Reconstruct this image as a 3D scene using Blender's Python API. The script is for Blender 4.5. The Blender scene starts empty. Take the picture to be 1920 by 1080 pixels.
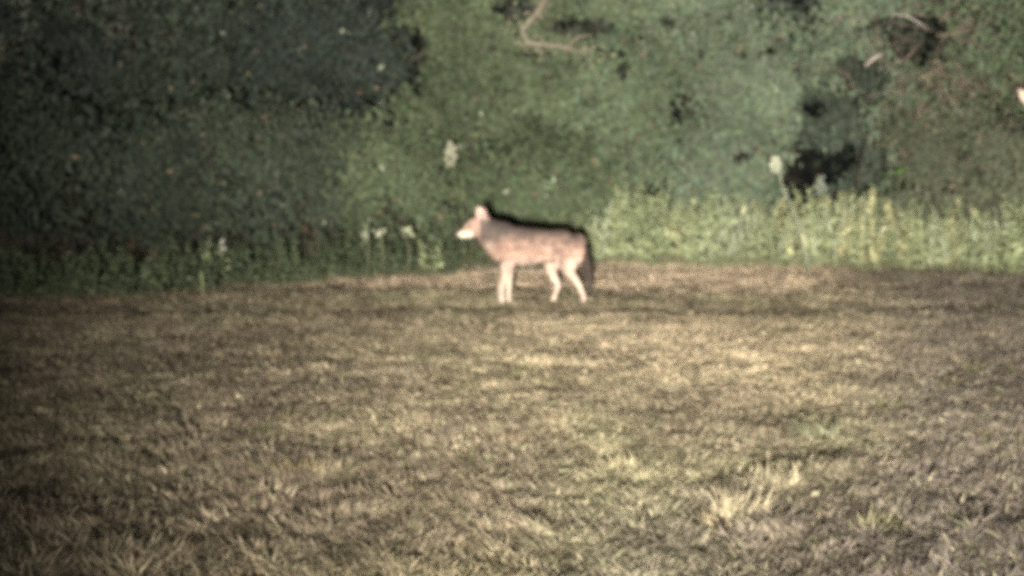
import bpy, math, random
import numpy as np
from mathutils import Vector, Matrix

rng = np.random.default_rng(7)
random.seed(7)
sc = bpy.context.scene
COL = sc.collection
R = math.radians

# ------------------------------------------------------------------ camera
CAM_Z = 1.6
F_PX = 3800.0                      # focal length in pixels of a 1920 wide frame
PITCH = math.atan(378.0 / F_PX)
cam_d = bpy.data.cameras.new('camera')
cam = bpy.data.objects.new('camera', cam_d)
COL.objects.link(cam)
cam_d.sensor_width = 36.0
cam_d.lens = 36.0 * F_PX / 1920.0
cam_d.clip_start = 0.1
cam_d.clip_end = 800.0
cam.location = (0, 0, CAM_Z)
cam.rotation_euler = (R(90) - PITCH, 0, 0)
cam_d.dof.use_dof = True           # hand held phone zoom that never found focus
cam_d.dof.focus_distance = 3.0
cam_d.dof.aperture_fstop = 7.4
sc.camera = cam

# ------------------------------------------------------------------ night sky, moon, hand lamp
w = bpy.data.worlds.new('World'); sc.world = w; w.use_nodes = True
nt = w.node_tree; bg = nt.nodes['Background']
sky = nt.nodes.new('ShaderNodeTexSky'); sky.sky_type = 'NISHITA'; sky.sun_disc = False
sky.sun_elevation = R(20); sky.sun_rotation = R(200)
nt.links.new(sky.outputs[0], bg.inputs[0]); bg.inputs[1].default_value = 0.0165

moon = bpy.data.lights.new('moon', 'SUN'); moon.energy = 0.012; moon.angle = R(0.5); moon.color = (1, .96, .9)
mo = bpy.data.objects.new('moon', moon); COL.objects.link(mo)
mo.rotation_euler = (R(70), 0, R(-20))

BEAM_POWER = 72000.0
beam = bpy.data.lights.new('spotlight_beam', 'SPOT')
beam.energy = BEAM_POWER; beam.spot_size = R(39); beam.spot_blend = 1.0
beam.shadow_soft_size = 0.15; beam.color = (1.0, .945, .855)
bo = bpy.data.objects.new('spotlight_beam', beam); COL.objects.link(bo)
bo.location = (-0.25, -4.0, 1.53)

sc.view_settings.view_transform = 'Standard'
sc.view_settings.look = 'None'
sc.view_settings.exposure = 0.0
sc.view_settings.gamma = 1.0
sc.view_settings.use_curve_mapping = False
sc.render.engine = 'CYCLES'
sc.cycles.use_denoising = False
sc.cycles.pixel_filter_type = 'BLACKMAN_HARRIS'
sc.cycles.filter_width = 3.9
sc.cycles.max_bounces = 4
sc.cycles.diffuse_bounces = 2
sc.cycles.glossy_bounces = 1
sc.cycles.transmission_bounces = 3
sc.cycles.use_fast_gi = False
sc.cycles.sample_clamp_indirect = 1.0
sc.cycles.sample_clamp_direct = 4.0

CP, SP = math.cos(PITCH), math.sin(PITCH)
def at(px, py, Y):
    """world point seen at photo pixel (px,py) lying at ground distance Y"""
    u = (px - 960) / F_PX; v = (540 - py) / F_PX
    dy = CP + v * SP; dz = -SP + v * CP
    t = Y / dy
    return Vector((u * t, Y, CAM_Z + dz * t))
def aim(o, p):
    o.rotation_euler = (Vector(p) - o.location).to_track_quat('-Z', 'Y').to_euler()
aim(bo, at(1290, 90, 18)); bo.scale = (1, .63, 1)

# ------------------------------------------------------------------ noise helpers
def vnoise(x, y, scale, seed):
    g = np.random.default_rng(seed).random((128, 128))
    x = np.asarray(x) / scale + 500.3; y = np.asarray(y) / scale + 500.7
    xi = np.floor(x).astype(int); yi = np.floor(y).astype(int)
    fx = x - xi; fy = y - yi
    fx = fx * fx * (3 - 2 * fx); fy = fy * fy * (3 - 2 * fy)
    a = g[xi % 128, yi % 128]; b = g[(xi + 1) % 128, yi % 128]
    c = g[xi % 128, (yi + 1) % 128]; d = g[(xi + 1) % 128, (yi + 1) % 128]
    return (a * (1 - fx) + b * fx) * (1 - fy) + (c * (1 - fx) + d * fx) * fy
def vnoise3(p, scale, seed):
    return (vnoise(p[:, 0] + p[:, 2] * .37, p[:, 2] + p[:, 1] * .21, scale, seed) +
            vnoise(p[:, 1] + p[:, 0] * .31, p[:, 2] - p[:, 1] * .43, scale, seed + 1) +
            vnoise(p[:, 0] - p[:, 1] * .5, p[:, 1] + p[:, 2] * .8, scale, seed + 2)) / 3
def unit(v): return v / np.maximum(np.linalg.norm(v, axis=-1, keepdims=True), 1e-9)

def height(x, y):
    x = np.asarray(x, float); y = np.asarray(y, float)
    h = (vnoise(x, y, 2.3, 11) - .5) * .06 + (vnoise(x, y, .55, 12) - .5) * .018 + (vnoise(x, y, .17, 13) - .5) * .014
    h -= .022 * np.exp(-((y - 14.25 - .05 * x) / .22) ** 2)          # wheel rut
    h -= .02 * np.exp(-((y - 16.1 - .03 * x) / .25) ** 2)
    h += .18 * np.clip((y - 18.5) / 3, 0, 1)
    f = np.clip((60 - np.abs(y)) / 30, 0, 1)
    return h * f
EDGE_PX = [0, 300, 500, 800, 1100, 1500, 1920]
EDGE_PY = [566, 545, 530, 508, 494, 500, 520]
_ex, _ey = [], []
for a_, b_ in zip(EDGE_PX, EDGE_PY):
    v_ = (b_ - 162) / F_PX
    Yg = CAM_Z / v_ * 1.0
    _ex.append((a_ - 960) / F_PX * Yg); _ey.append(Yg)
def edge_y(x): return np.interp(x, _ex, _ey) + (vnoise(x, np.asarray(x) * 0, .45, 21) - .5) * .7 + (vnoise(x, np.asarray(x) * 0, .16, 22) - .5) * .3
def ground_at(px, py):
    p = at(px, py, 10.0); h_ = 0.0
    for _ in range(8):
        t = (CAM_Z - h_) / (CAM_Z - p.z); x, y = p.x * t, 10.0 * t; h_ = float(height(x, y))
    return Vector((x, y, float(height(x, y))))

# ------------------------------------------------------------------ mesh helpers
def tag(o, label=None, cat=None, group=None, kind=None):
    if label: o['label'] = label
    if cat: o['category'] = cat
    if group: o['group'] = group
    if kind: o['kind'] = kind
    return o
def empty(name, loc=(0, 0, 0), rz=0.0):
    o = bpy.data.objects.new(name, None); COL.objects.link(o)
    o.location = loc; o.rotation_euler = (0, 0, rz); o.empty_display_size = .1
    return o
def raw_mesh(name, verts, loops, starts, totals, colors=None, smooth=False):
    me = bpy.data.meshes.new(name)
    me.vertices.add(len(verts)); me.vertices.foreach_set('co', np.asarray(verts, np.float32).ravel())
    me.loops.add(len(loops)); me.loops.foreach_set('vertex_index', np.asarray(loops, np.int32))
    me.polygons.add(len(starts))
    me.polygons.foreach_set('loop_start', np.asarray(starts, np.int32))
    me.polygons.foreach_set('loop_total', np.asarray(totals, np.int32))
    if smooth: me.polygons.foreach_set('use_smooth', np.ones(len(starts), bool))
    if colors is not None:
        ca = me.color_attributes.new('tint', 'FLOAT_COLOR', 'POINT')
        c4 = np.ones((len(verts), 4), np.float32); c4[:, :3] = colors
        ca.data.foreach_set('color', c4.ravel())
    me.update(calc_edges=True)
    return me
def link(name, me, m, parent=None):
    o = bpy.data.objects.new(name, me); COL.objects.link(o)
    if not me.materials: me.materials.append(m)
    if parent: o.parent = parent
    return o
def leaf_geo(p, nrm, d, L, W, fold=.18):
    """rhombic folded leaves: 4 verts, one quad each"""
    n = len(p); d = unit(d); nrm = unit(nrm - d * np.sum(nrm * d, 1, keepdims=True)); s = np.cross(d, nrm)
    L = L[:, None]; W = W[:, None]
    v = np.empty((n, 4, 3))
    v[:, 0] = p; v[:, 1] = p + d * L * .45 + s * W * .5 + nrm * L * fold
    v[:, 2] = p + d * L - nrm * L * .08; v[:, 3] = p + d * L * .45 - s * W * .5 + nrm * L * fold
    return v.reshape(-1, 3)
def leaves_mesh(name, v, col):
    n = len(v) // 4
    return raw_mesh(name, v, np.arange(4 * n), np.arange(n) * 4, np.full(n, 4), np.repeat(col, 4, 0))
def blades_mesh(name, p, H, W, face, lean, col, tipcol=None):
    """grass blades, 5 verts: a quad below and a triangle tip"""
    n = len(p); s = np.stack([np.cos(face), np.sin(face), np.zeros(n)], 1)
    up = np.array([0, 0, 1.]); H = H[:, None]; W = W[:, None]
    v = np.empty((n, 5, 3))
    v[:, 0] = p - s * W * .5; v[:, 1] = p + s * W * .5
    m = p + up * H * .55 + lean * H * .3
    v[:, 2] = m + s * W * .4; v[:, 3] = m - s * W * .4
    v[:, 4] = p + up * H * (1 - .35 * np.linalg.norm(lean, axis=1, keepdims=True)) + lean * H
    i = np.arange(n)[:, None] * 5
    q = (i + np.array([0, 1, 2, 3, 3, 2, 4])).ravel()
    st = (np.arange(n)[:, None] * 7 + np.array([0, 4])).ravel()
    tt = np.tile([4, 3], n)
    c = np.repeat(col, 5, 0).reshape(n, 5, 3)
    if tipcol is not None: c[:, 4] = tipcol
    return raw_mesh(name, v.reshape(-1, 3), q, st, tt, c.reshape(-1, 3))
def tube_geo(pts, rad, seg=6, start=0, lateral=None, yaxis=None):
    pts = [Vector(p) for p in pts]; V = []; Fc = []
    n = len(pts)
    for i, p in enumerate(pts):
        t = (pts[min(i + 1, n - 1)] - pts[max(i - 1, 0)]).normalized()
        if yaxis is not None: b = Vector(yaxis)
        else:
            b = Vector((0, 1, 0)) if abs(t.y) < .8 else Vector((1, 0, 0))
        a = t.cross(b).normalized(); b = a.cross(t).normalized()
        ra = rad[i]; rb = lateral[i] if lateral else ra
        for k in range(seg):
            an = 2 * math.pi * k / seg
            V.append(p + a * ra * math.cos(an) + b * rb * math.sin(an))
    for i in range(n - 1):
        for k in range(seg):
            k2 = (k + 1) % seg
            Fc.append((start + i * seg + k, start + i * seg + k2, start + (i + 1) * seg + k2, start + (i + 1) * seg + k))
    Fc.append(tuple(start + k for k in range(seg))[::-1])
    Fc.append(tuple(start + (n - 1) * seg + k for k in range(seg)))
    return V, Fc
def tubes_mesh(name, tubes, seg=6, col=None):
    V, Fc, C = [], [], []
    for t in tubes:
        v, f = tube_geo(t[0], t[1], seg, len(V)); V += v; Fc += f
        C += [t[2] if len(t) > 2 else (col or (.1, .08, .06))] * len(v)
    me = bpy.data.meshes.new(name); me.from_pydata([tuple(v) for v in V], [], Fc)
    ca = me.color_attributes.new('tint', 'FLOAT_COLOR', 'POINT')
    c4 = np.ones((len(V), 4), np.float32); c4[:, :3] = np.array(C)
    ca.data.foreach_set('color', c4.ravel())
    me.polygons.foreach_set('use_smooth', np.ones(len(me.polygons), bool))
    return me

# ------------------------------------------------------------------ materials
def mat_base(name):
    m = bpy.data.materials.new(name); m.use_nodes = True
    n = m.node_tree; b = n.nodes['Principled BSDF']
    return m, n, b
def leaf_material(name, trans=.25, rough=.5, spec=.35):
    m, n, b = mat_base(name)
    a = n.nodes.new('ShaderNodeAttribute'); a.attribute_name = 'tint'
    tc = n.nodes.new('ShaderNodeTexCoord'); nz = n.nodes.new('ShaderNodeTexNoise')
    nz.inputs['Scale'].default_value = 38; nz.inputs['Detail'].default_value = 2
    n.links.new(tc.outputs['Object'], nz.inputs['Vector'])
    mr = n.nodes.new('ShaderNodeMapRange'); mr.inputs[3].default_value = .7; mr.inputs[4].default_value = 1.3
    n.links.new(nz.outputs[0], mr.inputs[0])
    mx = n.nodes.new('ShaderNodeVectorMath'); mx.operation = 'SCALE'
    n.links.new(a.outputs['Color'], mx.inputs[0]); n.links.new(mr.outputs[0], mx.inputs['Scale'])
    n.links.new(mx.outputs[0], b.inputs['Base Color'])
    b.inputs['Roughness'].default_value = rough
    b.inputs['Specular IOR Level'].default_value = spec
    if trans > 0:
        t = n.nodes.new('ShaderNodeBsdfTranslucent'); ms = n.nodes.new('ShaderNodeMixShader')
        n.links.new(mx.outputs[0], t.inputs['Color']); ms.inputs[0].default_value = trans
        n.links.new(b.outputs[0], ms.inputs[1]); n.links.new(t.outputs[0], ms.inputs[2])
        n.links.new(ms.outputs[0], n.nodes['Material Output'].inputs['Surface'])
    return m
M_LEAF = leaf_material('leaf', .4, .75, .12)
M_STRAW = leaf_material('dry_grass', .45, .8, .08)
M_WEED = leaf_material('weed_leaf', .3, .75, .12)
M_BARK = leaf_material('bark', 0, .85, .15)
M_FUR = leaf_material('coyote_fur', 0, .8, .15)
M_SKIN = leaf_material('coyote_coat', 0, .9, .1)
def soil_material():
    m, n, b = mat_base('field_soil')
    tc = n.nodes.new('ShaderNodeTexCoord')
    n1 = n.nodes.new('ShaderNodeTexNoise'); n1.inputs['Scale'].default_value = 1.3; n1.inputs['Detail'].default_value = 5
    n2 = n.nodes.new('ShaderNodeTexNoise'); n2.inputs['Scale'].default_value = 22; n2.inputs['Detail'].default_value = 8
    n2.inputs['Roughness'].default_value = .7
    for q in (n1, n2): n.links.new(tc.outputs['Object'], q.inputs['Vector'])
    r1 = n.nodes.new('ShaderNodeValToRGB')
    r1.color_ramp.elements[0].position = .35; r1.color_ramp.elements[0].color = (.24, .215, .14, 1)
    r1.color_ramp.elements[1].position = .62; r1.color_ramp.elements[1].color = (.42, .34, .235, 1)
    n.links.new(n1.outputs[0], r1.inputs[0])
    r2 = n.nodes.new('ShaderNodeValToRGB')
    r2.color_ramp.elements[0].position = .38; r2.color_ramp.elements[0].color = (.6, .57, .54, 1)
    r2.color_ramp.elements[1].position = .68; r2.color_ramp.elements[1].color = (1.5, 1.45, 1.35, 1)
    n.links.new(n2.outputs[0], r2.inputs[0])
    mx = n.nodes.new('ShaderNodeVectorMath'); mx.operation = 'MULTIPLY'
    n.links.new(r1.outputs[0], mx.inputs[0]); n.links.new(r2.outputs[0], mx.inputs[1])
    n.links.new(mx.outputs[0], b.inputs['Base Color']); b.inputs['Roughness'].default_value = .95
    b.inputs['Specular IOR Level'].default_value = .1
    bp = n.nodes.new('ShaderNodeBump'); bp.inputs['Distance'].default_value = .03; bp.inputs['Strength'].default_value = .8
    n.links.new(n2.outputs[0], bp.inputs['Height']); n.links.new(bp.outputs[0], b.inputs['Normal'])
    return m
M_SOIL = soil_material()

# ------------------------------------------------------------------ ground
xs = np.concatenate([np.linspace(-200, -12, 16)[:-1], np.linspace(-12, 12, 300), np.linspace(12, 200, 16)[1:]])
ys = np.concatenate([np.linspace(-40, 3, 8)[:-1], np.linspace(3, 25, 300), np.linspace(25, 400, 20)[1:]])
X, Y = np.meshgrid(xs, ys); Z = height(X, Y)
V = np.stack([X, Y, Z], -1).reshape(-1, 3)
nx, ny = len(xs), len(ys)
ii = (np.arange(ny - 1)[:, None] * nx + np.arange(nx - 1)).ravel()
Q = np.stack([ii, ii + 1, ii + nx + 1, ii + nx], 1)
gm = raw_mesh('field_ground', V, Q.ravel(), np.arange(len(Q)) * 4, np.full(len(Q), 4), smooth=True)
tag(link('field_ground', gm, M_SOIL), kind='structure')

# ------------------------------------------------------------------ field grass
STRAW = np.array([.30, .255, .165]); PALE = np.array([.40, .35, .24]); BROWN = np.array([.185, .145, .11])
OLIVE = np.array([.19, .19, .11]); MAUVE = np.array([.18, .15, .135]); GREEN = np.array([.11, .16, .07])
def mixc(a, b, t): return a * (1 - t[:, None]) + b * t[:, None]
def sstep(t, a, b):
    t = np.clip((t - a) / (b - a), 0, 1); return t * t * (3 - 2 * t)
def field_tint(x, y):
    n = len(x); g = np.random.default_rng(int(n) + 5)
    c = np.tile(STRAW, (n, 1))
    c = mixc(c, OLIVE, sstep(vnoise(x, y * .7, .8, 31), .42, .7) * .5)
    c = mixc(c, BROWN, sstep(vnoise(x, y * .6, .6, 32), .45, .75) * .65)
    pool_tint = np.exp(-(((x / y - .09) / .13) ** 2 + ((y - 12.4) / 2.1) ** 2)); c = mixc(c, np.array([.48, .39, .265]), pool_tint * .9)  # beige straw patch, paled further to paint in the beam's pool of light
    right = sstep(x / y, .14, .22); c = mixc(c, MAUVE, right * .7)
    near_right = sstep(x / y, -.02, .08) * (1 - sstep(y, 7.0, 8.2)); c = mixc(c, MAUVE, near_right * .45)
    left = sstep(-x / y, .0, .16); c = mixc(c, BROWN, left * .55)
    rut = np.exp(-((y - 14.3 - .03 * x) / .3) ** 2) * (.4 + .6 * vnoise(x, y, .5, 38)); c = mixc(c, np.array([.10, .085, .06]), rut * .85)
    tr = sstep(y, 15.4, 16.0) * sstep(x / y, -.12, -.04) * (1 - sstep(x / y, .13, .19)); c = mixc(c, np.array([.56, .44, .32]), tr * .95)
    r = g.random(n)
    c = np.where((r < .09)[:, None], PALE * .9, c)
    c = np.where(((r > .90))[:, None], OLIVE * .9, c)
    return c * 1.12 * ((.95 + .1 * g.random(n)) * (.82 + .36 * vnoise(x, y, .045, 33)) * (.62 + .76 * vnoise(x, y, .15, 34)) * (.85 + .3 * vnoise(x, y, .5, 35)))[:, None]
def in_view(x, y, m=1.25): return np.abs(x) < (y * .2526 * m + .6)

def scatter(n, y0, y1, power=1.0):
    """uniform per area over the wedge in front of the camera"""
    y = np.sqrt(rng.random(int(n * 1.0)) * (y1 ** 2 - y0 ** 2) + y0 ** 2) if power == 1 else y0 + (y1 - y0) * rng.random(int(n)) ** power
    x = (rng.random(len(y)) * 2 - 1) * (y * .2526 * 1.3 + .5)
    return x, y

# short dry turf
x, y = scatter(540000, 5.6, 19.0, 2)
y = 5.6 + (13.4) * rng.random(len(x)) ** 1.3
x = (rng.random(len(y)) * 2 - 1) * (y * .2526 * 1.25 + .5)
k = (y < edge_y(x) + .5) & (vnoise(x, y, .13, 41) + .6 * vnoise(x, y, .4, 42) > .36 * (.6 + rng.random(len(x)) * .6))
x, y = x[k], y[k]
track = sstep(y, 15.0, 15.8) * (1 - sstep(y, 17.6, 18.2))
H = (.026 + .032 * rng.random(len(x)) ** 1.5 + .05 * np.clip(vnoise(x, y, .35, 43) - .45, 0, 1)) * (1 - .35 * track)
H *= (.85 + .8 * (1 - sstep(y, 6.5, 11))) * (.7 + .6 * vnoise(x, y, .11, 47))
W = .007 + .009 * rng.random(len(x)) ** 2
th = vnoise(x, y, .13, 46) * 4 * math.pi + rng.normal(0, .7, len(x))
ln = np.stack([np.cos(th), np.sin(th), 0 * th], 1) * (.3 + rng.random(len(x)) * 1.1)[:, None]
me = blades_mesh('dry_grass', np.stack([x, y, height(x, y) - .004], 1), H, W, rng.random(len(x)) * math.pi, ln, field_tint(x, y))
tag(link('dry_grass', me, M_STRAW), 'short dry straw coloured grass covering the mown field', 'grass', kind='stuff')
NT = len(x) * 3

# straw litter and dead leaves lying on it
y = 5.6 + 13.0 * rng.random(60000) ** 1.1
x = (rng.random(len(y)) * 2 - 1) * (y * .2526 * 1.25 + .5)
k = (y < edge_y(x) + .3) & (vnoise(x, y, .25, 51) > .35 + .25 * rng.random(len(x)))
x, y = x[k], y[k]; n = len(x)
th = rng.random(n) * 2 * math.pi
d = np.stack([np.cos(th), np.sin(th), (rng.random(n) - .3) * .5], 1)
nr = unit(np.stack([rng.normal(0, .5, n), rng.normal(0, .5, n) - .25, np.ones(n)], 1))
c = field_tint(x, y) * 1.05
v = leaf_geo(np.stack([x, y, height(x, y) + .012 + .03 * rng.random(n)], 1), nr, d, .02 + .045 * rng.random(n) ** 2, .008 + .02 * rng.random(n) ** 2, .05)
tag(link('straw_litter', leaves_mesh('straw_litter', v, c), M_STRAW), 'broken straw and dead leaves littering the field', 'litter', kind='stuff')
NT += n * 2

# standing tufts: each a thing
def tuft_mesh(name, n, h, spread, col, lean=.35, w=.006, sd=1):
    g = np.random.default_rng(sd)
    a = g.random(n) * 2 * math.pi; sk = g.normal(0, .3, 2) * lean; r = spread * .35 * np.sqrt(g.random(n))
    p = np.stack([np.cos(a) * r, np.sin(a) * r, np.full(n, -.01)], 1)
    ln = np.stack([np.cos(a), np.sin(a), 0 * a], 1) * (lean * (.2 + g.random(n)))[:, None] + g.normal(0, .2, (n, 3)) * [1, 1, 0] + np.array([sk[0], sk[1], 0])
    c = np.array(col)[None] * (.7 + .6 * g.random(n))[:, None]
    return blades_mesh(name, p, h * (.3 + .7 * g.random(n)), w * (.6 + .8 * g.random(n)), g.random(n) * math.pi, ln, c)
PT = (.33, .285, .19)
big = [  # px, py(base), px height, count, colour, label
 (1385, 985, 90, 46, PT, 'pale cream straw tuft with broad upright blades, brightest clump in the lower right field', .25, .011),
 (1455, 925, 80, 26, PT, 'pale straw tuft of forked stalks just behind the brightest cream tuft', .32, .012),
 (1355, 1000, 60, 30, (.36, .30, .19), 'low fanned straw tuft at the foot of the brightest cream tuft', .6, .008),
 (560, 905, 62, 46, (.31, .26, .15), 'yellowish bushy grass tuft in the lower left middle of the field', .5, .009),
 (625, 900, 50, 46, (.28, .255, .15), 'rounded olive straw tuft right beside the yellowish bushy tuft', .6, .009),
 (205, 890, 60, 22, (.32, .27, .18), 'thin straw tuft leaning sideways at the far lower left of the field', .7, .009),
 (510, 950, 60, 30, (.34, .28, .2), 'pinkish cream straw tuft below the yellowish bushy tuft', .4, .011),
 (1175, 890, 55, 26, (.33, .29, .18), 'straw tuft left of the pale forked stalks, below the field middle', .4, .008),
 (1540, 830, 60, 34, (.20, .20, .125), 'green grey grass tuft with spiky tips at right of the field', .5, .008),
 (1640, 1010, 70, 40, (.24, .22, .13), 'spreading olive grass tuft near the lower right corner', .6, .009),
 (960, 1010, 60, 30, (.3, .27, .18), 'narrow straw tuft standing at the bottom centre of the field', .35, .009),
 (1165, 740, 26, 14, PT, 'small pale straw tuft alone in mid field below the coyote', .4, .008),
]
for i, (px, py, hp, n, c, lb, lean, wd) in enumerate(big):
    g_ = ground_at(px, py); h = hp * g_.y / F_PX * 1.05
    o = link('grass_tuft', tuft_mesh('grass_tuft', int(n * 3), h, .26, c, lean, wd, 100 + i), M_STRAW)
    o.location = g_; tag(o, lb, 'grass tuft', 'pale grass tufts standing in the field')
protos = [tuft_mesh('small_tuft', 28, .12, .12, col_, .6, .006, 200 + q) for q, col_ in enumerate([(.3, .25, .15), (.2, .2, .1), (.22, .17, .11), (.36, .3, .19), (.16, .16, .08)])]
for m_ in protos: m_.materials.append(M_STRAW)
for i in range(270):
    y_ = 5.8 + 9.5 * random.random() ** 1.2; x_ = (random.random() * 2 - 1) * (y_ * .26 + .2)
    o = bpy.data.objects.new('small_tuft', protos[i % 5]); COL.objects.link(o)
    o.location = (x_, y_, float(height(x_, y_))); o.rotation_euler = (0, 0, random.random() * 6.28)
    s_ = .55 + .5 * random.random(); o.scale = (s_ * 1.2, s_ * 1.2, s_ * .9)
    tc_ = ('straw coloured', 'olive', 'brown', 'pale cream', 'dull green')[i % 5]; u_ = x_ / y_
    w1_ = 'along the bottom of the field' if y_ < 8 else 'in the middle of the field' if y_ < 11.5 else 'in the upper field below the coyote'
    w2_ = 'dim left side' if u_ < -.1 else 'greyish right side' if u_ > .13 else 'bright centre'
    tag(o, 'small %s grass tuft %s, %s' % (tc_, w1_, w2_), 'grass tuft', 'small grass tufts scattered over the field')

# ------------------------------------------------------------------ shrubs
HOLLOWS = []   # (centre, radii) real gaps between the crowns
def hollow(px, py, Yc, rpx, rpy, ry):
    p = at(px, py, Yc); s = Yc / F_PX
    HOLLOWS.append((np.array(p), np.array([rpx * s, ry, rpy * s])))
hollow(1540, 325, 20.3, 105, 48, 4.2)
hollow(1560, 270, 19.6, 90, 80, 1.7)
hollow(1500, 300, 20.5, 30, 70, 3.0)
hollow(1620, 300, 20.5, 30, 45, 3.0)
hollow(1510, 195, 20.2, 45, 28, 3.4)
hollow(1700, 75, 20.2, 75, 52, 3.2)
hollow(1620, 140, 20.0, 45, 32, 3.0)
hollow(1850, 60, 20.2, 40, 18, 1.8)
hollow(1875, 190, 19.6, 28, 24, 2.4)
hollow(1590, 130, 19.8, 30, 34, 2.6)
hollow(1585, 205, 19.8, 42, 30, 3.0)
hollow(1640, 165, 19.6, 30, 26, 2.6)
hollow(1500, 200, 19.8, 24, 40, 3.0)
hollow(1680, 45, 19.8, 60, 20, 2.6)
hollow(965, 15, 19.6, 48, 30, 2.2)
hollow(1090, 50, 19.6, 75, 22, 2.2)
hollow(990, 100, 19.4, 42, 14, 1.7)
hollow(1168, 128, 19.4, 16, 26, 1.6)
hollow(1380, 290, 19.4, 28, 16, 1.4)
hollow(790, 120, 20.5, 22, 90, 1.6)
hollow(930, 88, 19.3, 26, 16, 1.0)
hollow(1150, 96, 19.3, 34, 12, 1.0)
hollow(1250, 38, 19.3, 22, 16, 1.0)
hollow(1470, 70, 19.3, 12, 14, 1.0)
hollow(1690, 350, 19.0, 16, 30, 1.0)
_g = np.random.default_rng(4242)
for _q in range(34):
    hollow(_g.uniform(1640, 1920), _g.uniform(60, 420), _g.uniform(18.5, 19.3), _g.uniform(10, 26), _g.uniform(8, 18), _g.uniform(.7, 1.3))
for _q in range(150):
    hollow(_g.uniform(-60, 1980), _g.uniform(-20, 400), _g.uniform(18.6, 19.8), _g.uniform(6, 18), _g.uniform(5, 13), _g.uniform(.8, 1.7))
def carve(p, jit=.25):
    keep = np.ones(len(p), bool)
    for c, r in HOLLOWS:
        q = (p - c) / r
        keep &= np.sum(q * q, 1) > 1 + (rng.random(len(p)) - .5) * jit * 2
    return keep

def make_shrub(name, px, Yc, w_, top, colour, label, n=9000, leaf=.075, depth=.8, clump=.5, group='shrubs and small trees behind the field', bottom=.15, twig=(.045, .038, .03), seed=0, var=.38, cat='shrub', elong=.5):
    g = np.random.default_rng(1000 + seed)
    cx = (px - 960) / F_PX * Yc; z0 = float(height(cx, Yc))
    root = empty(name, (cx, Yc, z0)); tag(root, label, cat, group)
    # lobes
    lob = []
    nl = 9 + int(w_ * 3)
    for q in range(nl):
        t = (q + .5) / nl
        lz = bottom + .35 + (top - bottom - .6) * t
        a = g.random() * 6.28
        rr = w_ * .5 * (.35 + .6 * g.random()) * (1 - .35 * t ** 3)
        lob.append((math.cos(a) * rr, math.sin(a) * rr * depth, lz, (.28 + .25 * g.random()) * (w_ ** .5), .75 + .3 * g.random()))
    wts = np.array([l[3] ** 2 for l in lob]); wts /= wts.sum()
    idx = g.choice(len(lob), int(n * 1.9), p=wts)
    L_ = np.array(lob)[idx]
    dirs = unit(g.normal(0, 1, (len(idx), 3)))
    rad = L_[:, 3] * (.35 + .75 * g.random(len(idx)) ** .6)
    p = L_[:, :3] + dirs * rad[:, None] * np.stack([np.ones(len(idx)), np.ones(len(idx)), L_[:, 4]], 1)
    cn = vnoise3(p + seed * 3.1, .22, 60 + seed % 7)
    k = (cn > .30 + .2 * clump + .12 * (g.random(len(p)) - .5)) & (p[:, 2] > .04)
    k &= carve(p + np.array([cx, Yc, z0]))
    p, dirs, cn = p[k][:n], dirs[k][:n], cn[k][:n]
    m_ = len(p)
    nr = unit(dirs * .5 + g.normal(0, .36, (m_, 3)) + np.array([0, -.75, .35]))
    dd = unit(np.cross(nr, g.normal(0, 1, (m_, 3))) + np.array([0, 0, -.25]))
    L = leaf * (.55 + .8 * g.random(m_)); W = L * elong * (.8 + .5 * g.random(m_))
    c = np.array(colour)[None] * (1 + var * (g.random((m_, 1)) * 2 - 1)) * (1 + .05 * g.normal(0, 1, (m_, 3)))
    big_n = vnoise3(p + 7, .5, 70 + seed % 5)
    c = c * (.55 + .95 * big_n)[:, None]
    dead = g.random(m_) < .012
    c[dead] = np.array([.15, .12, .08]); pale = g.random(m_) < .002; c[pale] = np.array([.26, .28, .2])
    c = np.clip(c, .01, .9)
    cr = link('crown', leaves_mesh('crown', leaf_geo(p, nr, dd, L, W), c), M_LEAF, root)
    # stems and limbs
    T = []
    base_ = np.array([cx, Yc, z0])
    ns = 3 + int(g.integers(0, 3))
    for q, l in enumerate(lob):
        b = Vector((g.normal(0, .08), g.normal(0, .06), -.06))
        e = Vector(l[:3]); mid = b.lerp(e, .5) + Vector((g.normal(0, .1), g.normal(0, .08), -.08 + g.normal(0, .05)))
        r0 = .022 if q < ns else .011
        if not (carve(np.array([tuple(e)]) + base_, 0)[0] and carve(np.array([tuple(mid.lerp(e, .5))]) + base_, 0)[0] and carve(np.array([tuple(mid)]) + base_, 0)[0]): continue
        T.append(([b, b.lerp(mid, .5) + Vector((g.normal(0, .03), g.normal(0, .03), .03)), mid, mid.lerp(e, .5), e], [r0, r0 * .8, r0 * .62, r0 * .42, r0 * .18], twig))
        for s_ in range(3):
            f = e + Vector(g.normal(0, l[3] * .6, 3)); T.append(([mid.lerp(e, .6), e.lerp(f, .5) + Vector(g.normal(0, .03, 3)), f], [r0 * .35, r0 * .22, r0 * .1], twig))
    if not T: T.append(([Vector((0, 0, -.06)), Vector((.02, 0, .2)), Vector((.05, 0, .45))], [.02, .015, .008], twig))
    link('trunk', tubes_mesh('trunk', T, 5), M_BARK, root)
    return root, m_ * 2

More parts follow.
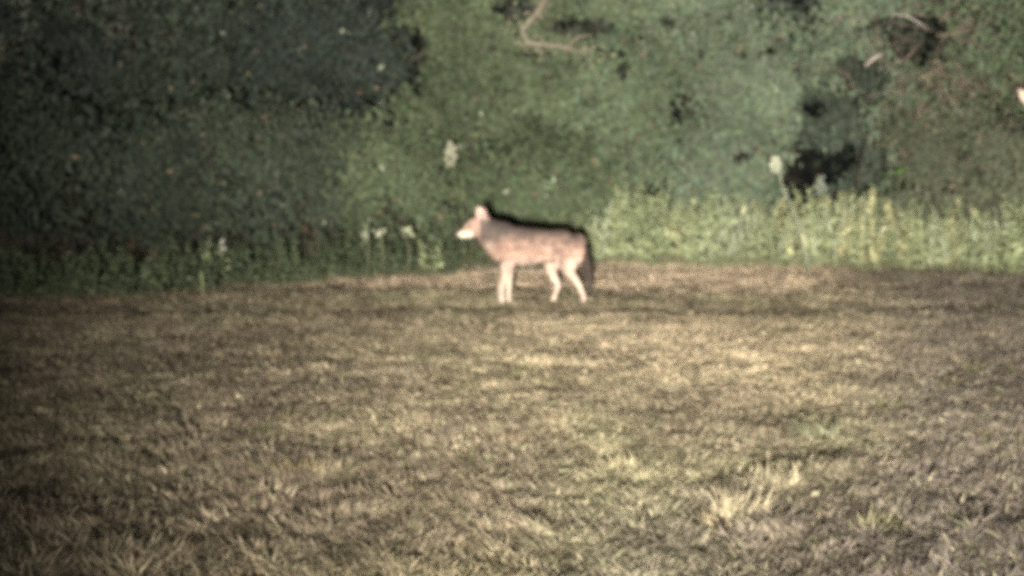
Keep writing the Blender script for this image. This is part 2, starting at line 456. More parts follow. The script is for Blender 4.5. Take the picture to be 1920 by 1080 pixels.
DK = (.038, .049, .036); DKB = (.035, .045, .037); GR = (.094, .119, .072); GR2 = (.113, .140, .093); OL = (.076, .095, .054)
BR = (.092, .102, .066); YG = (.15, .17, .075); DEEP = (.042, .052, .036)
S = [
 # dark mass at left, standing farther back
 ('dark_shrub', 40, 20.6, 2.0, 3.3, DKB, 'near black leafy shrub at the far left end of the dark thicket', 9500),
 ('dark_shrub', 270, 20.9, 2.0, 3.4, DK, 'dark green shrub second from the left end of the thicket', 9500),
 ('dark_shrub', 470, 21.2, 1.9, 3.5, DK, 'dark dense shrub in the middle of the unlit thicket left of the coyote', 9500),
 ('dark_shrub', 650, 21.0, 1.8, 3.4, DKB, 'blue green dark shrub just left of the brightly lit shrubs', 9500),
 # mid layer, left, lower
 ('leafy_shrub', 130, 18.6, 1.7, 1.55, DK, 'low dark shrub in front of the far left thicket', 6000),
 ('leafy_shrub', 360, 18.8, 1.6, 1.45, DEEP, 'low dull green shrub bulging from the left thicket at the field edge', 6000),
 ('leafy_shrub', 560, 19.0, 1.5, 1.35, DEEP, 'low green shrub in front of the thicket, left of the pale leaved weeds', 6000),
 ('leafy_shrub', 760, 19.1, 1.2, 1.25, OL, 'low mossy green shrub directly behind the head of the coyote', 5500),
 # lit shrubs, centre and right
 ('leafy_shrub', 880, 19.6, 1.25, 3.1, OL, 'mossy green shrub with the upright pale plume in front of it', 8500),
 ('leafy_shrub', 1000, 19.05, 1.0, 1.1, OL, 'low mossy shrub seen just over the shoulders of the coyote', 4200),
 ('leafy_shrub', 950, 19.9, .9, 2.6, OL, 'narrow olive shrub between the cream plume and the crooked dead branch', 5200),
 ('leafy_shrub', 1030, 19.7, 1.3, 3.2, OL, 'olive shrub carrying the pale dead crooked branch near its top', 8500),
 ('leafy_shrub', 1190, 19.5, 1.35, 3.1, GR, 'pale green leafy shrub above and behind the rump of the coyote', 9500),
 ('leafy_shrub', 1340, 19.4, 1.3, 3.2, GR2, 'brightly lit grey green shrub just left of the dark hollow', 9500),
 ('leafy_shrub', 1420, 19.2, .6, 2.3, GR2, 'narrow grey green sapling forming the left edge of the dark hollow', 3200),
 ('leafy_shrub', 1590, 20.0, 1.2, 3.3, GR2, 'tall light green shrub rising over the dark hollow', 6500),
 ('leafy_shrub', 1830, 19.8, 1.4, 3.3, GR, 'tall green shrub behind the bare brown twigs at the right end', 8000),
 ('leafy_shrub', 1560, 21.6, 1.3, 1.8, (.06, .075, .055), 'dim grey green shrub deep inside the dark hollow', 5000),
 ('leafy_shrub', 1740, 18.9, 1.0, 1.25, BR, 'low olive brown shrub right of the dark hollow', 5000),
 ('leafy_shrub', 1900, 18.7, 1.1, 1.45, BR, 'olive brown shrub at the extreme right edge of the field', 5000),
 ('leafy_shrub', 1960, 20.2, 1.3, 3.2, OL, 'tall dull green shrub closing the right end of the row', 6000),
]
tot = 0
for i, (nm, px, Yc, w_, top, c, lb, n) in enumerate(S):
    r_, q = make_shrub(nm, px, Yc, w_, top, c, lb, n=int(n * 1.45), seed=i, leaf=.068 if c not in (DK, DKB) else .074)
    tot += q
NT += tot

# bare brown twiggy shrub on the right
def twig_shrub(px, Yc, w_, z0, z1, label, seed, nbr=34, col=(.14, .10, .08)):
    g = np.random.default_rng(seed)
    cx = (px - 960) / F_PX * Yc; gz = float(height(cx, Yc))
    root = empty('bare_shrub', (cx, Yc, gz)); tag(root, label, 'shrub')
    T = []; tips = []
    for q in range(0 if seed == 302 else 4):
        a = g.normal(0, .35 * w_)
        if not carve(np.array([[a, 0, z0 + .2], [a * 1.5, 0, z1], [a * 1.2, 0, (z0 + z1) / 2], [a * .6, 0, z0 * .6]]) + [cx, Yc, gz], 0).all(): continue
        T.append(([Vector((a * .2, g.normal(0, .05), -.05)), Vector((a * .6, g.normal(0, .1), z0 * .6)), Vector((a, g.normal(0, .15), z0 + .2)), Vector((a * 1.5, g.normal(0, .2), z1))], [.012, .010, .008, .003], tuple(np.array(col) * .4 * (.8 + .4 * g.random()))))
    for q in range(nbr * 6):
        s = Vector((g.normal(0, w_ * .3), g.normal(0, .25), z0 + (z1 - z0) * g.random()))
        e = s + Vector((g.normal(0, .28), g.normal(0, .12), g.normal(.05, .2)))
        m_ = s.lerp(e, .5) + Vector(g.normal(0, .04, 3))
        r0 = .004 + .006 * g.random()
        if not carve(np.array([tuple(m_)]) + np.array([cx, Yc, gz]), .3)[0] and g.random() < .97: continue
        T.append(([s, m_, e], [r0, r0 * .7, r0 * .3], tuple(np.array(col) * (.7 + .8 * g.random())))); tips += [m_, e]
    tag(link('branches', tubes_mesh('branches', T, 4), M_BARK, root), kind='stuff')
    tp = np.array([tuple(t) for t in tips]); tp = np.repeat(tp, 5, 0) + g.normal(0, .05, (len(tips) * 5, 3))
    m_ = len(tp); nr = unit(g.normal(0, .6, (m_, 3)) + [0, -.5, .3]); dd = unit(np.cross(nr, g.normal(0, 1, (m_, 3))))
    c = np.array([.085, .062, .048]) * (.5 + .9 * g.random((m_, 1)))
    gmask = g.random(m_) < .35; c[gmask] = np.array([.08, .085, .055]) * (.7 + .6 * g.random((gmask.sum(), 1)))
    L = .03 + .035 * g.random(m_)
    k = carve(tp + np.array([cx, Yc, gz]), .5) | (g.random(m_) < .12)
    link('withered_leaves', leaves_mesh('withered_leaves', leaf_geo(tp[k], nr[k], dd[k], L[k], L[k] * .5), c[k]), M_LEAF, root)
twig_shrub(1715, 19.3, .8, 1.35, 2.3, 'bare brown shrub of tangled twigs right above the dark hollow', 301, 22)
twig_shrub(1640, 19.2, .9, .8, 1.7, 'grey brown thorny shrub leaning over the dark hollow', 302, 14, (.13, .12, .095))
twig_shrub(1820, 18.8, 1.0, .5, 1.7, 'brown stalky shrub between the bare twigs and the right edge', 303, 20, (.14, .125, .085))

# the wood behind, one dim mass
n = 42000
x = rng.uniform(-11, 11, n); y = rng.uniform(22.5, 26, n); z = rng.random(n) ** .9 * 4.6
p = np.stack([x, y, z], 1)
k = (vnoise3(p, .5, 90) > .42) & carve(p * np.array([22.0 / 24, 22.0 / 24, 1]) * 1.0, .3)
p = p[k]; n = len(p)
nr = unit(rng.normal(0, .6, (n, 3)) + [0, -.4, .4]); dd = unit(np.cross(nr, rng.normal(0, 1, (n, 3))))
L = .09 + .09 * rng.random(n)
c = np.array([.03, .038, .027])[None] * (.5 + rng.random((n, 1)))
tag(link('woodland', leaves_mesh('woodland', leaf_geo(p, nr, dd, L, L * .55), c), M_LEAF), 'dark dense woodland foliage closing the view behind the shrubs', 'woods', kind='stuff')
NT += 2 * n

# ------------------------------------------------------------------ weeds
def weed_mesh(h, col, sd, nleaf=66, lw=.048, ll=.12, nst=3, up=.6):
    g = np.random.default_rng(sd); T = []; P = []; D = []
    for s in range(nst):
        bx, by = g.normal(0, .05, 2); lx, ly = g.normal(0, .09, 2); hh = h * (.7 + .3 * g.random())
        pts = [Vector((bx, by, -.03)), Vector((bx + lx * .3, by + ly * .3, hh * .4)), Vector((bx + lx * .7, by + ly * .7, hh * .75)), Vector((bx + lx, by + ly, hh))]
        T.append((pts, [.006, .005, .004, .002], tuple(np.array(col) * 1.1)))
        for q in range(nleaf // nst):
            t = .1 + .9 * (q / (nleaf / nst)); f = t * 3; i0 = min(int(f), 2); pp = pts[i0].lerp(pts[i0 + 1], f - i0)
            a = q * 2.4 + g.random(); P.append(pp); D.append((math.cos(a), math.sin(a), up * (.4 + g.random()), t))
    P = np.array([tuple(p_) for p_ in P]); D = np.array(D); m_ = len(P)
    L = ll * (1.15 - .75 * D[:, 3]) * (.7 + .5 * g.random(m_)); W = lw * (L / ll) * (.8 + .4 * g.random(m_))
    nr = np.stack([-D[:, 0] * .6, -D[:, 1] * .6 - .7, np.full(m_, .8)], 1) + g.normal(0, .4, (m_, 3))
    c = np.array(col)[None] * (.65 + .7 * g.random((m_, 1)))
    return leaves_mesh('leaves', leaf_geo(P, nr, D[:, :3], L, W), c), tubes_mesh('stem', T, 4)
def place_weed(ms, x, y, s, label, group, name='tall_weed', rz=None, tilt=(0, 0)):
    r_ = empty(name, (x, y, float(height(x, y))), random.random() * 6.28 if rz is None else rz)
    r_.scale = (s, s, s); r_.rotation_euler[0] = tilt[0]; r_.rotation_euler[1] = tilt[1]
    tag(r_, label, 'weed', group)
    link('leaves', ms[0], M_WEED, r_); link('stem', ms[1], M_WEED, r_)
    return r_
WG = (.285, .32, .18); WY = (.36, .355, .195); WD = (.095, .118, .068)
kinds = {'g': [weed_mesh(.62, WG, 400 + q) for q in range(4)], 'y': [weed_mesh(.62, WY, 410 + q, 66, .045, .12, 3, 1.0) for q in range(3)],
         'd': [weed_mesh(.42, WD, 420 + q, 54, .045, .09, 3, .3) for q in range(3)], 's': [weed_mesh(.6, (.31, .34, .22), 430 + q, 44, .026, .15, 4, 1.6) for q in range(3)]}
lab = {'g': ('green leafy weed standing in the lit belt of weeds right of the coyote', 'green weeds in the lit belt behind the coyote'),
       'y': ('yellow green upright weed in the brightest stretch of the weed belt at right', 'yellow green weeds in the weed belt'),
       'd': ('low dark green weed at the dim field edge left of the coyote', 'low dark weeds at the left field edge'),
       's': ('spiky narrow leaved weed poking up out of the lit weed belt', 'spiky weeds in the weed belt')}
cnt = 0
for i in range(345):
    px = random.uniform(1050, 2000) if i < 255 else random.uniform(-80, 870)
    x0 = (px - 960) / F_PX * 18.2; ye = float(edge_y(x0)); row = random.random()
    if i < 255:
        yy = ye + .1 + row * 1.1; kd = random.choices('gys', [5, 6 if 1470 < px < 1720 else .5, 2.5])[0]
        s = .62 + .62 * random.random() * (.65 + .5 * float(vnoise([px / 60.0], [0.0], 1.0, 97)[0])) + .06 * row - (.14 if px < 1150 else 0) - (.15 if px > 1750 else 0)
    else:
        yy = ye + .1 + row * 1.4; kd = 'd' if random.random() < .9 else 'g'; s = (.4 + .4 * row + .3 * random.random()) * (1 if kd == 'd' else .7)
    x_ = (px - 960) / F_PX * yy
    if i < 255:
        place_ = ('just behind the rump of the coyote' if px < 1150 else 'under the bright grey green shrubs' if px < 1290 else 'left of the leaning pale stalk' if px < 1480
                  else 'in front of the dark hollow' if px < 1650 else 'in front of the brown shrubs' if px < 1800 else 'at the right end of the belt')
        what_ = {'g': 'green leafy weed', 'y': 'yellow green upright weed', 's': 'spiky narrow leaved weed'}[kd]
    else:
        place_ = ('at the far left end of the field edge' if px < 150 else 'below the dark thicket' if px < 420 else 'left of the pale leaved sprigs' if px < 640 else 'among the pale sprigs, left of the coyote' if px < 800 else 'under the head of the coyote')
        what_ = {'d': 'low dark green weed', 'g': 'mid green leafy weed'}[kd]
    gl_ = what_ + 's ' + place_
    lb_ = what_ + (', front row ' if row < .5 else ', back row ') + place_
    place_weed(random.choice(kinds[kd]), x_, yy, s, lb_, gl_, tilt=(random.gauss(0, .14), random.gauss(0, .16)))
    cnt += 1

# ground cover knitting the weeds and the field edge together
n = 70000
x = rng.uniform(-6.5, 6.5, n); y = edge_y(x) - .15 + rng.random(n) ** 1.3 * 3.2
k = (vnoise(x, y, .2, 95) > .3 + .25 * rng.random(n) * (y < edge_y(x) + .35)); x, y = x[k], y[k]; n = len(x)
lit = sstep(x, .3, 1.5)  # stretch reached by the beam, painted in below as a paler blade colour
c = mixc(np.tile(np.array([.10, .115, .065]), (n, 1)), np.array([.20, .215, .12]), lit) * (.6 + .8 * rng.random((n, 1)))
th = rng.random(n) * 6.283; ln = np.stack([np.cos(th), np.sin(th), 0 * th], 1) * (.2 + .7 * rng.random(n))[:, None]
H = (.05 + .09 * rng.random(n)) * (.6 + .6 * np.clip(y - edge_y(x), 0, 1)) * (1 + .3 * lit)
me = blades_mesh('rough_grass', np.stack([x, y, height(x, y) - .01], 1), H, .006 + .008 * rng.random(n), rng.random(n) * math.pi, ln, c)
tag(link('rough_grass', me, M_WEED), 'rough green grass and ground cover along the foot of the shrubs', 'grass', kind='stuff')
NT += 3 * n

# pale, singled out plants
def plume(px, py, Yc, hpx, wpx, label, stem_to=None, col=(.5, .5, .38), sd=0, name='pale_plume', tilt=0.0, scol=None):
    scol = scol or col
    g = np.random.default_rng(500 + sd)
    top = at(px, py, Yc); s = Yc / F_PX
    if stem_to: base = at(stem_to[0], stem_to[1], Yc)
    else: base = Vector((top.x + .1, Yc, 0))
    base = Vector((base.x, Yc, float(height(base.x, Yc)) - .02)) if base.z < .5 or not stem_to else base
    root = empty(name, base); tag(root, label, 'weed')
    t = top - base
    m1 = t * .5 + Vector((.03, 0, 0))
    link('stem', tubes_mesh('stem', [([Vector((0, 0, 0)), t * .25 + Vector((.015, 0, 0)), m1, t * .8, t], [.0075, .007, .006, .005, .004], scol)], 5), M_WEED, root)
    n = 70; hh = hpx * s; ww = wpx * s
    P = np.array(t)[None] + np.stack([g.normal(0, ww * .2, n), g.normal(0, ww * .2, n), g.uniform(-hh * .55, hh * .5, n)], 1)
    nr = unit(g.normal(0, .4, (n, 3)) + [0, -1, .2]); dd = unit(g.normal(0, .35, (n, 3)) + [0, 0, 1])
    L = .035 + .03 * g.random(n)
    link('seed_head', leaves_mesh('seed_head', leaf_geo(P, nr, dd, L, L * .6), np.array(col)[None] * (.8 + .4 * g.random((n, 1)))), M_WEED, root)
plume(846, 292, 18.3, 38, 17, 'upright cream seed plume on a thin stalk behind and above the head of the coyote', (875, 500), (.235, .23, .165), 0, scol=(.12, .14, .07))
plume(1456, 314, 17.35, 24, 20, 'cream seed head on a long leaning pale stalk at the left of the dark hollow', (1521, 494), (.34, .35, .26), 1)
def pale_leaf_sprig(px, py, Yc, rpx, label, col, sd, n=16, lf=.06, hgt=None):
    g = np.random.default_rng(600 + sd); c0 = at(px, py, Yc); s = Yc / F_PX
    base = Vector((c0.x + g.normal(0, .03), Yc + .03, float(height(c0.x, Yc)) - .02)); root = empty('pale_leaved_weed', base); tag(root, label, 'weed')
    t = c0 - base
    link('stem', tubes_mesh('stem', [([Vector((0, 0, 0)), t * .5 + Vector((.02, .02, 0)), t], [.005, .0045, .003], (.2, .2, .12))], 4), M_WEED, root)
    P = np.array(t)[None] + g.normal(0, rpx * s * .45, (n, 3)) * [1, .5, 1]
    nr = unit(g.normal(0, .35, (n, 3)) + [0, -1, .3]); dd = unit(g.normal(0, .6, (n, 3)) + [0, 0, .5])
    L = lf * (.6 + .6 * g.random(n))
    link('leaves', leaves_mesh('leaves', leaf_geo(P, nr, dd, L, L * .55), np.array(col)[None] * .78 * (.75 + .4 * g.random((n, 1)))), M_WEED, root)
sp = [
 (688, 440, 16.9, 20, 'sprig of pale grey green leaves left of the coyote at the field edge', (.36, .38, .26), 14),
 (712, 436, 16.8, 12, 'cream tipped leaf sprig, brightest spot in the weeds left of the coyote', (.5, .5, .36), 9),
 (762, 440, 16.8, 12, 'small pale sprig midway between the coyote and the cream tipped sprig', (.36, .38, .24), 8),
 (415, 464, 16.6, 7, 'single pale leaf sprig glinting in the dark weeds at left', (.45, .47, .4), 4),
 (712, 213, 19.6, 12, 'grey pale leaf cluster high on the dark thicket', (.30, .28, .27), 7),
 (1395, 398, 17.9, 8, 'tiny cream blossom sprig beside the long leaning pale stalk', (.6, .6, .36), 5),
 (1244, 437, 17.6, 10, 'bright cream leaf sprig in the weeds above the track', (.5, .52, .3), 5),
 (1590, 432, 17.6, 10, 'cream leaf sprig in the yellow weeds at right', (.6, .58, .34), 5),
 (1652, 436, 17.6, 11, 'bright cream sprig at the right end of the yellow weeds', (.6, .6, .4), 6),
 (1515, 455, 17.6, 14, 'cream leaved sprig at the foot of the long leaning stalk', (.58, .58, .34), 9),
 (1576, 468, 17.5, 8, 'low yellow cream sprig at the front edge of the weed belt', (.6, .55, .3), 5),
 (1740, 497, 17.1, 8, 'pale sprig lying low where the weed belt meets the soil', (.5, .5, .33), 4),
 (1890, 425, 17.4, 9, 'pale sprig near the right edge of the weed belt', (.5, .5, .36), 4),
 (1545, 360, 18.6, 26, 'blue grey leafed weed at the foot of the dark hollow', (.24, .28, .25), 22),
 (1028, 352, 18.7, 14, 'spiky pale green weed tip just above the back of the coyote', (.3, .37, .24), 16),
 (1687, 320, 18.6, 8, 'vivid green leaf sprig in the brown shrubs at right', (.10, .20, .045), 5),
]
for i, (px, py, Yc, rp, lb, c, n_) in enumerate(sp): pale_leaf_sprig(px, py, Yc, rp, lb, c, i, n_)

# dead crooked branch near the top
def branch(name, pts, rad, label, col, extra=()):
    P = [at(*q) for q in pts]; b = P[0].copy(); root = empty(name, b); tag(root, label, 'branch')
    link('limb', tubes_mesh('limb', [([p - b for p in P], rad, col)], 7), M_BARK, root)
    for e in extra:
        Q_ = [at(*q) - b for q in e[0]]
        link('side_twig', tubes_mesh('side_twig', [(Q_, e[1], col)], 6), M_BARK, root)
    if extra:
        g = np.random.default_rng(881); pp = np.array([tuple(p - b) for p in P[2:]]); pp = np.repeat(pp, 22, 0); m_ = len(pp)
        pp = pp + g.normal(0, .06, (m_, 3)) * [1.6, 1, 1] + [0, -.05, 0]
        nr = unit(g.normal(0, .4, (m_, 3)) + [0, -.8, .3]); dd = unit(np.cross(nr, g.normal(0, 1, (m_, 3)))); L_ = .04 + .03 * g.random(m_)
        link('clinging_leaves', leaves_mesh('clinging_leaves', leaf_geo(pp, nr, dd, L_, L_ * .55), np.array([.17, .165, .11])[None] * (.6 + .8 * g.random((m_, 1)))), M_LEAF, root)
branch('dead_branch', [(1036, -30, 19.3), (1022, 2, 19.1), (1003, 30, 18.95), (978, 58, 18.85), (990, 80, 18.8), (1020, 84, 18.8), (1060, 88, 18.75), (1100, 100, 18.7)],
       [.03, .034, .036, .024, .030, .018, .015, .008], 'pale crooked dead branch bending through the shrub tops at centre', (.15, .13, .098),
       [([(1060, 88, 18.75), (1085, 70, 18.7), (1112, 66, 18.7)], [.014, .011, .006])])
branch('dead_branch', [(1960, 230, 18.9), (1935, 200, 18.85), (1918, 178, 18.8), (1912, 165, 18.8)], [.05, .05, .045, .03], 'pale broken branch stub poking in at the right edge', (.5, .38, .3))
branch('dead_branch', [(1622, 124, 18.8), (1634, 113, 18.8), (1644, 106, 18.8), (1655, 101, 18.8)], [.008, .013, .013, .006], 'short pale snapped twig between the dark hollow and the bare brown shrub', (.3, .26, .22))
branch('dead_branch', [(1672, 26, 18.8), (1700, 30, 18.8), (1722, 42, 18.8), (1738, 52, 18.8)], [.005, .008, .008, .004], 'thin pale twig arching over the top of the bare brown shrub', (.26, .23, .2))

# ------------------------------------------------------------------ coyote
def ring_tube(pts, rz, ry, seg=14):
    return pts, rz, ry
def fz(zx, zy): return ((800 - zx) * .00107, (868 - zy) / 976.0)
def build_coyote():
    T = []
    def chain(L):   # (zx, zy, y, r_inplane, r_lateral)
        pts = []; a = []; b = []
        for q in L:
            f, z = fz(q[0], q[1]); pts.append(Vector((f, q[2], z))); a.append(q[3]); b.append(q[4])
        # subdivide smoothly
        n = len(pts); P = []; A = []; B = []
        for i in range(n - 1):
            p0, p1, p2, p3 = pts[max(i - 1, 0)], pts[i], pts[i + 1], pts[min(i + 2, n - 1)]
            for s in range(5):
                t = s / 5
                P.append(.5 * ((2 * p1) + (p2 - p0) * t + (2 * p0 - 5 * p1 + 4 * p2 - p3) * t * t + (3 * p1 - p0 - 3 * p2 + p3) * t ** 3))
                u = t * t * (3 - 2 * t) * .5 + t * .5
                A.append(a[i] * (1 - u) + a[i + 1] * u); B.append(b[i] * (1 - u) + b[i + 1] * u)
        P.append(pts[-1]); A.append(a[-1]); B.append(b[-1])
        # rounded caps
        t0 = (P[0] - P[1]).normalized(); t1 = (P[-1] - P[-2]).normalized()
        P = [P[0] + t0 * A[0] * .8, P[0] + t0 * A[0] * .5] + P + [P[-1] + t1 * A[-1] * .5, P[-1] + t1 * A[-1] * .8]
        A = [A[0] * .3, A[0] * .8] + A + [A[-1] * .8, A[-1] * .3]; B = [B[0] * .3, B[0] * .8] + B + [B[-1] * .8, B[-1] * .3]
        T.append((P, A, B))
    # torso
    chain([(1165, 440, 0, .055, .05), (1125, 455, 0, .088, .075), (1050, 460, 0, .112, .082), (950, 456, 0, .106, .08), (850, 456, 0, .120, .09),
           (750, 456, 0, .130, .093), (665, 446, 0, .134, .088), (600, 425, 0, .12, .07)])
    # neck with ruff
    chain([(680, 440, 0, .125, .08), (600, 400, 0, .118, .078), (530, 365, 0, .098, .07), (470, 330, 0, .07, .055), (435, 305, 0, .052, .048)])
    # skull and muzzle
    chain([(470, 300, 0, .05, .045), (430, 300, 0, .057, .052), (395, 318, 0, .047, .045), (365, 342, 0, .034, .03), (332, 360, 0, .024, .021), (304, 368, 0, .014, .014)])
    chain([(430, 345, 0, .035, .045), (390, 368, 0, .028, .032), (350, 382, 0, .015, .018), (326, 386, 0, .009, .012)])   # lower jaw and cheek
    # ears
    for sd in (1, -1):
        chain([(465, 262, sd * .03, .031, .014), (459, 225, sd * .038, .024, .010), (455, 192, sd * .043, .013, .008), (453, 168, sd * .046, .005, .005)])
    # front legs (near side, then far side)
    chain([(655, 470, .045, .075, .035), (648, 560, .055, .052, .035), (640, 625, .058, .032, .026), (616, 725, .058, .023, .02), (611, 800, .058, .0195, .018), (609, 845, .058, .019, .019)])
    chain([(612, 848, .058, .017, .021), (592, 856, .058, .013, .02)])
    chain([(690, 470, -.045, .07, .035), (690, 560, -.055, .048, .035), (690, 625, -.058, .031, .026), (685, 725, -.058, .022, .019), (683, 800, -.058, .0185, .017), (682, 845, -.058, .019, .019)])
    chain([(685, 848, -.058, .017, .021), (664, 856, -.058, .013, .02)])
    # hind legs: near one stretched back, far one under the body
    chain([(1115, 470, .04, .09, .045), (1100, 550, .055, .075, .042), (1092, 610, .06, .05, .034), (1130, 680, .06, .03, .024), (1172, 738, .06, .023, .019), (1192, 790, .06, .0195, .018), (1210, 838, .06, .018, .019)])
    chain([(1213, 846, .06, .0165, .02), (1192, 856, .06, .012, .019)])
    chain([(1060, 480, -.04, .085, .045), (1010, 560, -.055, .062, .04), (992, 620, -.06, .045, .032), (1015, 690, -.06, .029, .023), (1042, 742, -.06, .023, .019), (1030, 795, -.06, .0195, .018), (1014, 840, -.06, .018, .019)])
    chain([(1018, 846, -.06, .0165, .02), (996, 856, -.06, .012, .019)])
    # tail
    chain([(1160, 405, 0, .03, .03), (1195, 430, 0, .028, .027), (1217, 500, 0, .029, .028), (1238, 590, 0, .032, .03), (1256, 680, 0, .028, .027), (1264, 740, 0, .017, .017), (1262, 770, 0, .007, .007)])
    V, Fc = [], []
    for P, A, B in T:
        v, f = tube_geo(P, A, 14, len(V), lateral=B, yaxis=(0, 1, 0)); V += v; Fc += f
    me = bpy.data.meshes.new('coyote_raw'); me.from_pydata([tuple(v) for v in V], [], Fc); me.update()
    o = bpy.data.objects.new('coyote_raw', me); COL.objects.link(o)
    m = o.modifiers.new('r', 'REMESH'); m.mode = 'VOXEL'; m.voxel_size = .0075
    s = o.modifiers.new('s', 'SMOOTH'); s.factor = .5; s.iterations = 4
    dg = bpy.context.evaluated_depsgraph_get(); dg.update()
    out = bpy.data.meshes.new_from_object(o.evaluated_get(dg))
    bpy.data.objects.remove(o); bpy.data.meshes.remove(me)
    return out

TAN = np.array([.285, .180, .135]); CREAM = np.array([.38, .305, .245]); WHITE = np.array([.40, .36, .29]); GREY = np.array([.085, .066, .056]); BLK = np.array([.045, .035, .03])
def coat(p):
    f, y, z = p[:, 0], p[:, 1], p[:, 2]; n = len(p)
    c = np.tile(TAN, (n, 1))
    belly = sstep(-z, -.40, -.29); c = mixc(c, CREAM * .95, belly * .6)
    legs = sstep(-z, -.25, -.13); c = mixc(c, CREAM, legs)
    back = sstep(z - .03 * np.cos(f * 4), .37, .53) * (f < .38); c = mixc(c, GREY, back)
    saddle = sstep(z, .515, .54) * (f < .3) * (f > -.36); c = mixc(c, BLK * 1.6, saddle * .7)
    mott = vnoise(f * 1.0 + y, z, .055, 77); c = mixc(c, GREY * .9, sstep(mott, .35, .75) * .55 * sstep(z, .33, .45) * (f < .3))
    fl = np.exp(-(((f + .175) / .03) ** 2 + ((z - .41) / .08) ** 2)); c = mixc(c, GREY, fl * .6)     # darker along the flank crease
    # head
    head = f > .37
    c = np.where(head[:, None], np.array([.25, .17, .13]), c)
    wh = sstep(f, .405, .435) * (1 - sstep(f, .505, .54) * .75) * sstep(-(z + (mott - .5) * .02), -.545, -.523); c = mixc(c, WHITE, wh)
    c = mixc(c, np.array([.38, .265, .22]), sstep(z, .62, .65) * (f > .3) * (f < .42))      # ears
    c = mixc(c, CREAM, sstep(f, .26, .32) * sstep(-z, -.5, -.45) * .5)                       # throat
    # tail
    tail = (f < -.425) & (z < .47) & ((f + .425) < -.02 * 0) & (f < -.42 - np.clip(.3 - z, 0, 1) * 0)
    hleg = (z < .22) & (f > -.475 + (z - .05) * 0)
    tl = (f < -.43) & (z > .15); tl |= (f < -.472) & (z > .03)
    c = np.where(tl[:, None], np.array([.035, .027, .022]), c)
    tip = (f < -.472) & (z < .16) & (z > .03); c = np.where(tip[:, None], BLK, c)
    return c

cy = ground_at(987, 568)
root = empty('coyote', cy, math.pi + R(11)); tag(root, 'pinkish tan coyote with a white muzzle standing side on at the field edge', 'coyote'); root.scale = (.955, 1, .99)
bm_ = build_coyote()
nv = len(bm_.vertices); co = np.empty(nv * 3, np.float32); bm_.vertices.foreach_get('co', co); co = co.reshape(-1, 3).astype(float)
ca = bm_.color_attributes.new('tint', 'FLOAT_COLOR', 'POINT')
c4 = np.ones((nv, 4), np.float32); c4[:, :3] = coat(co); ca.data.foreach_set('color', c4.ravel())
bm_.polygons.foreach_set('use_smooth', np.ones(len(bm_.polygons), bool)); bm_.materials.clear()
link('body', bm_, M_SKIN, root)
# fur
bm_.calc_loop_triangles()
nt_ = len(bm_.loop_triangles); tv = np.empty(nt_ * 3, np.int32); bm_.loop_triangles.foreach_get('vertices', tv); tv = tv.reshape(-1, 3)
A_, B_, C_ = co[tv[:, 0]], co[tv[:, 1]], co[tv[:, 2]]
fn = np.cross(B_ - A_, C_ - A_); ar = np.linalg.norm(fn, axis=1); fn = fn / ar[:, None]
nf = 60000; ti = rng.choice(nt_, nf, p=ar / ar.sum()); u = rng.random(nf); v_ = rng.random(nf); sw = u + v_ > 1; u[sw] = 1 - u[sw]; v_[sw] = 1 - v_[sw]
p = A_[ti] + (B_[ti] - A_[ti]) * u[:, None] + (C_[ti] - A_[ti]) * v_[:, None]; nrm = fn[ti]
length = .036 * np.ones(nf); length = np.where(p[:, 2] < .26, .008, length); length = np.where(p[:, 0] > .37, .009, length)
length = np.where((p[:, 0] > .2) & (p[:, 0] < .37), .048, length); length = np.where((p[:, 0] < -.43) & (p[:, 2] > .06), .036, length)
length *= .5 + .9 * rng.random(nf) ** 1.5 * (.6 + .8 * vnoise(p[:, 0], p[:, 2] + p[:, 1], .02, 61))
flow = np.tile(np.array([-1., 0, -.45]), (nf, 1)); lowm = (p[:, 2] < .3) | (p[:, 0] < -.43); flow[lowm] = [-.15, 0, -1]
d = unit(unit(flow - nrm * np.sum(flow * nrm, 1, keepdims=True)) + nrm * .5 + rng.normal(0, .16, (nf, 3)))
side = unit(np.cross(d, nrm)); wd = (.0016 + .0016 * rng.random(nf))[:, None]
fv = np.empty((nf, 3, 3)); fv[:, 0] = p - side * wd - nrm * .001; fv[:, 1] = p + side * wd - nrm * .001; fv[:, 2] = p + d * length[:, None]
fc = coat(p) * (.72 + .5 * rng.random((nf, 1)))
fc *= (.62 + .76 * vnoise(p[:, 0] * .6, p[:, 2], .018, 63))[:, None]
dark = (rng.random(nf) < .3 * sstep(p[:, 2], .42, .54)) ; fc[dark] = BLK * 1.5
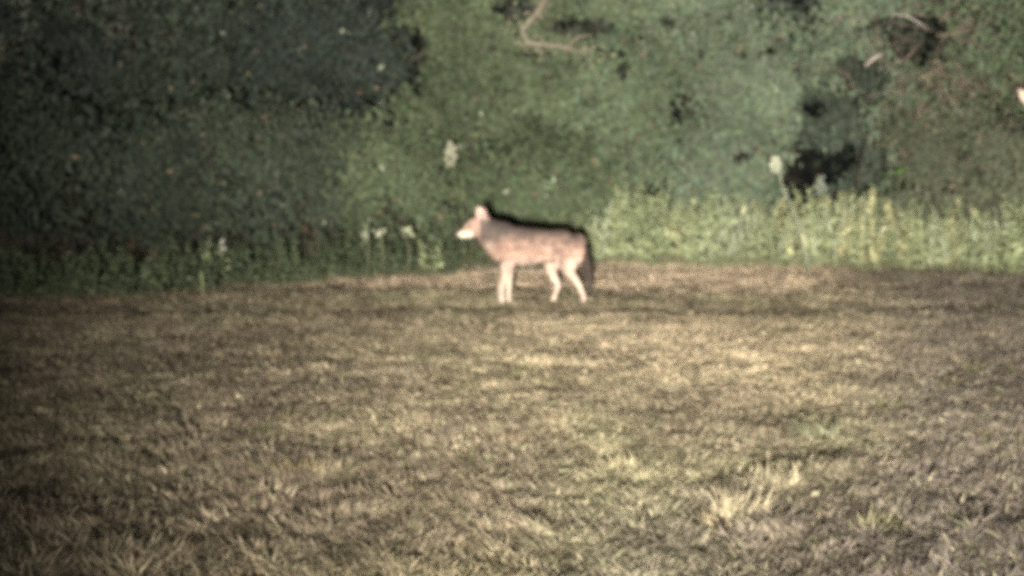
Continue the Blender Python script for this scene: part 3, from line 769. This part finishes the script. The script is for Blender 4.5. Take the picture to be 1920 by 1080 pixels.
fm = raw_mesh('fur', fv.reshape(-1, 3), np.arange(nf * 3), np.arange(nf) * 3, np.full(nf, 3), np.repeat(fc, 3, 0))
link('fur', fm, M_FUR, root)
# eyes, nose
def ball(name, c, r, colr, rough, seg=12, sc_=(1, 1, 1)):
    V = []; Fc = []
    for i in range(seg + 1):
        th = math.pi * i / seg
        for j in range(seg):
            ph = 2 * math.pi * j / seg
            V.append((c[0] + r * sc_[0] * math.sin(th) * math.cos(ph), c[1] + r * sc_[1] * math.sin(th) * math.sin(ph), c[2] + r * sc_[2] * math.cos(th)))
    for i in range(seg):
        for j in range(seg):
            Fc.append((i * seg + j, i * seg + (j + 1) % seg, (i + 1) * seg + (j + 1) % seg, (i + 1) * seg + j))
    me = bpy.data.meshes.new(name); me.from_pydata(V, [], Fc)
    m, n_, b = mat_base(name); b.inputs['Base Color'].default_value = (*colr, 1); b.inputs['Roughness'].default_value = rough
    me.polygons.foreach_set('use_smooth', np.ones(len(me.polygons), bool))
    return link(name, me, m, root)
for sd in (1, -1):
    f_, z_ = fz(388, 305); ball('eye', (f_, sd * .041, z_), .010, (.05, .03, .012), .15)
f_, z_ = fz(292, 364); ball('nose', (f_, 0, z_ + .004), .013, (.02, .016, .015), .4, sc_=(1, 1, .8))
for q, (lx, ly) in enumerate([(.225, .058), (.19, .075), (.145, -.058), (-.225, -.06), (-.26, -.03), (-.42, .06), (-.45, .085), (-.40, .09), (.0, .1), (-.12, .02)]):
    a_ = math.pi + R(11); X_ = cy.x + lx * math.cos(a_) - ly * math.sin(a_); Y_ = cy.y + lx * math.sin(a_) + ly * math.cos(a_) - .03
    o = bpy.data.objects.new('small_tuft', protos[(1, 4, 2)[q % 3]]); COL.objects.link(o); o.location = (X_, Y_, float(height(X_, Y_))); o.scale = (.5, .5, .42); o.rotation_euler = (0, 0, q)
    tag(o, 'short brown grass tuft against the paws of the coyote', 'grass tuft', 'tufts at the paws of the coyote')
print('TRIS approx', NT, 'weeds', cnt, 'coyote verts', nv)
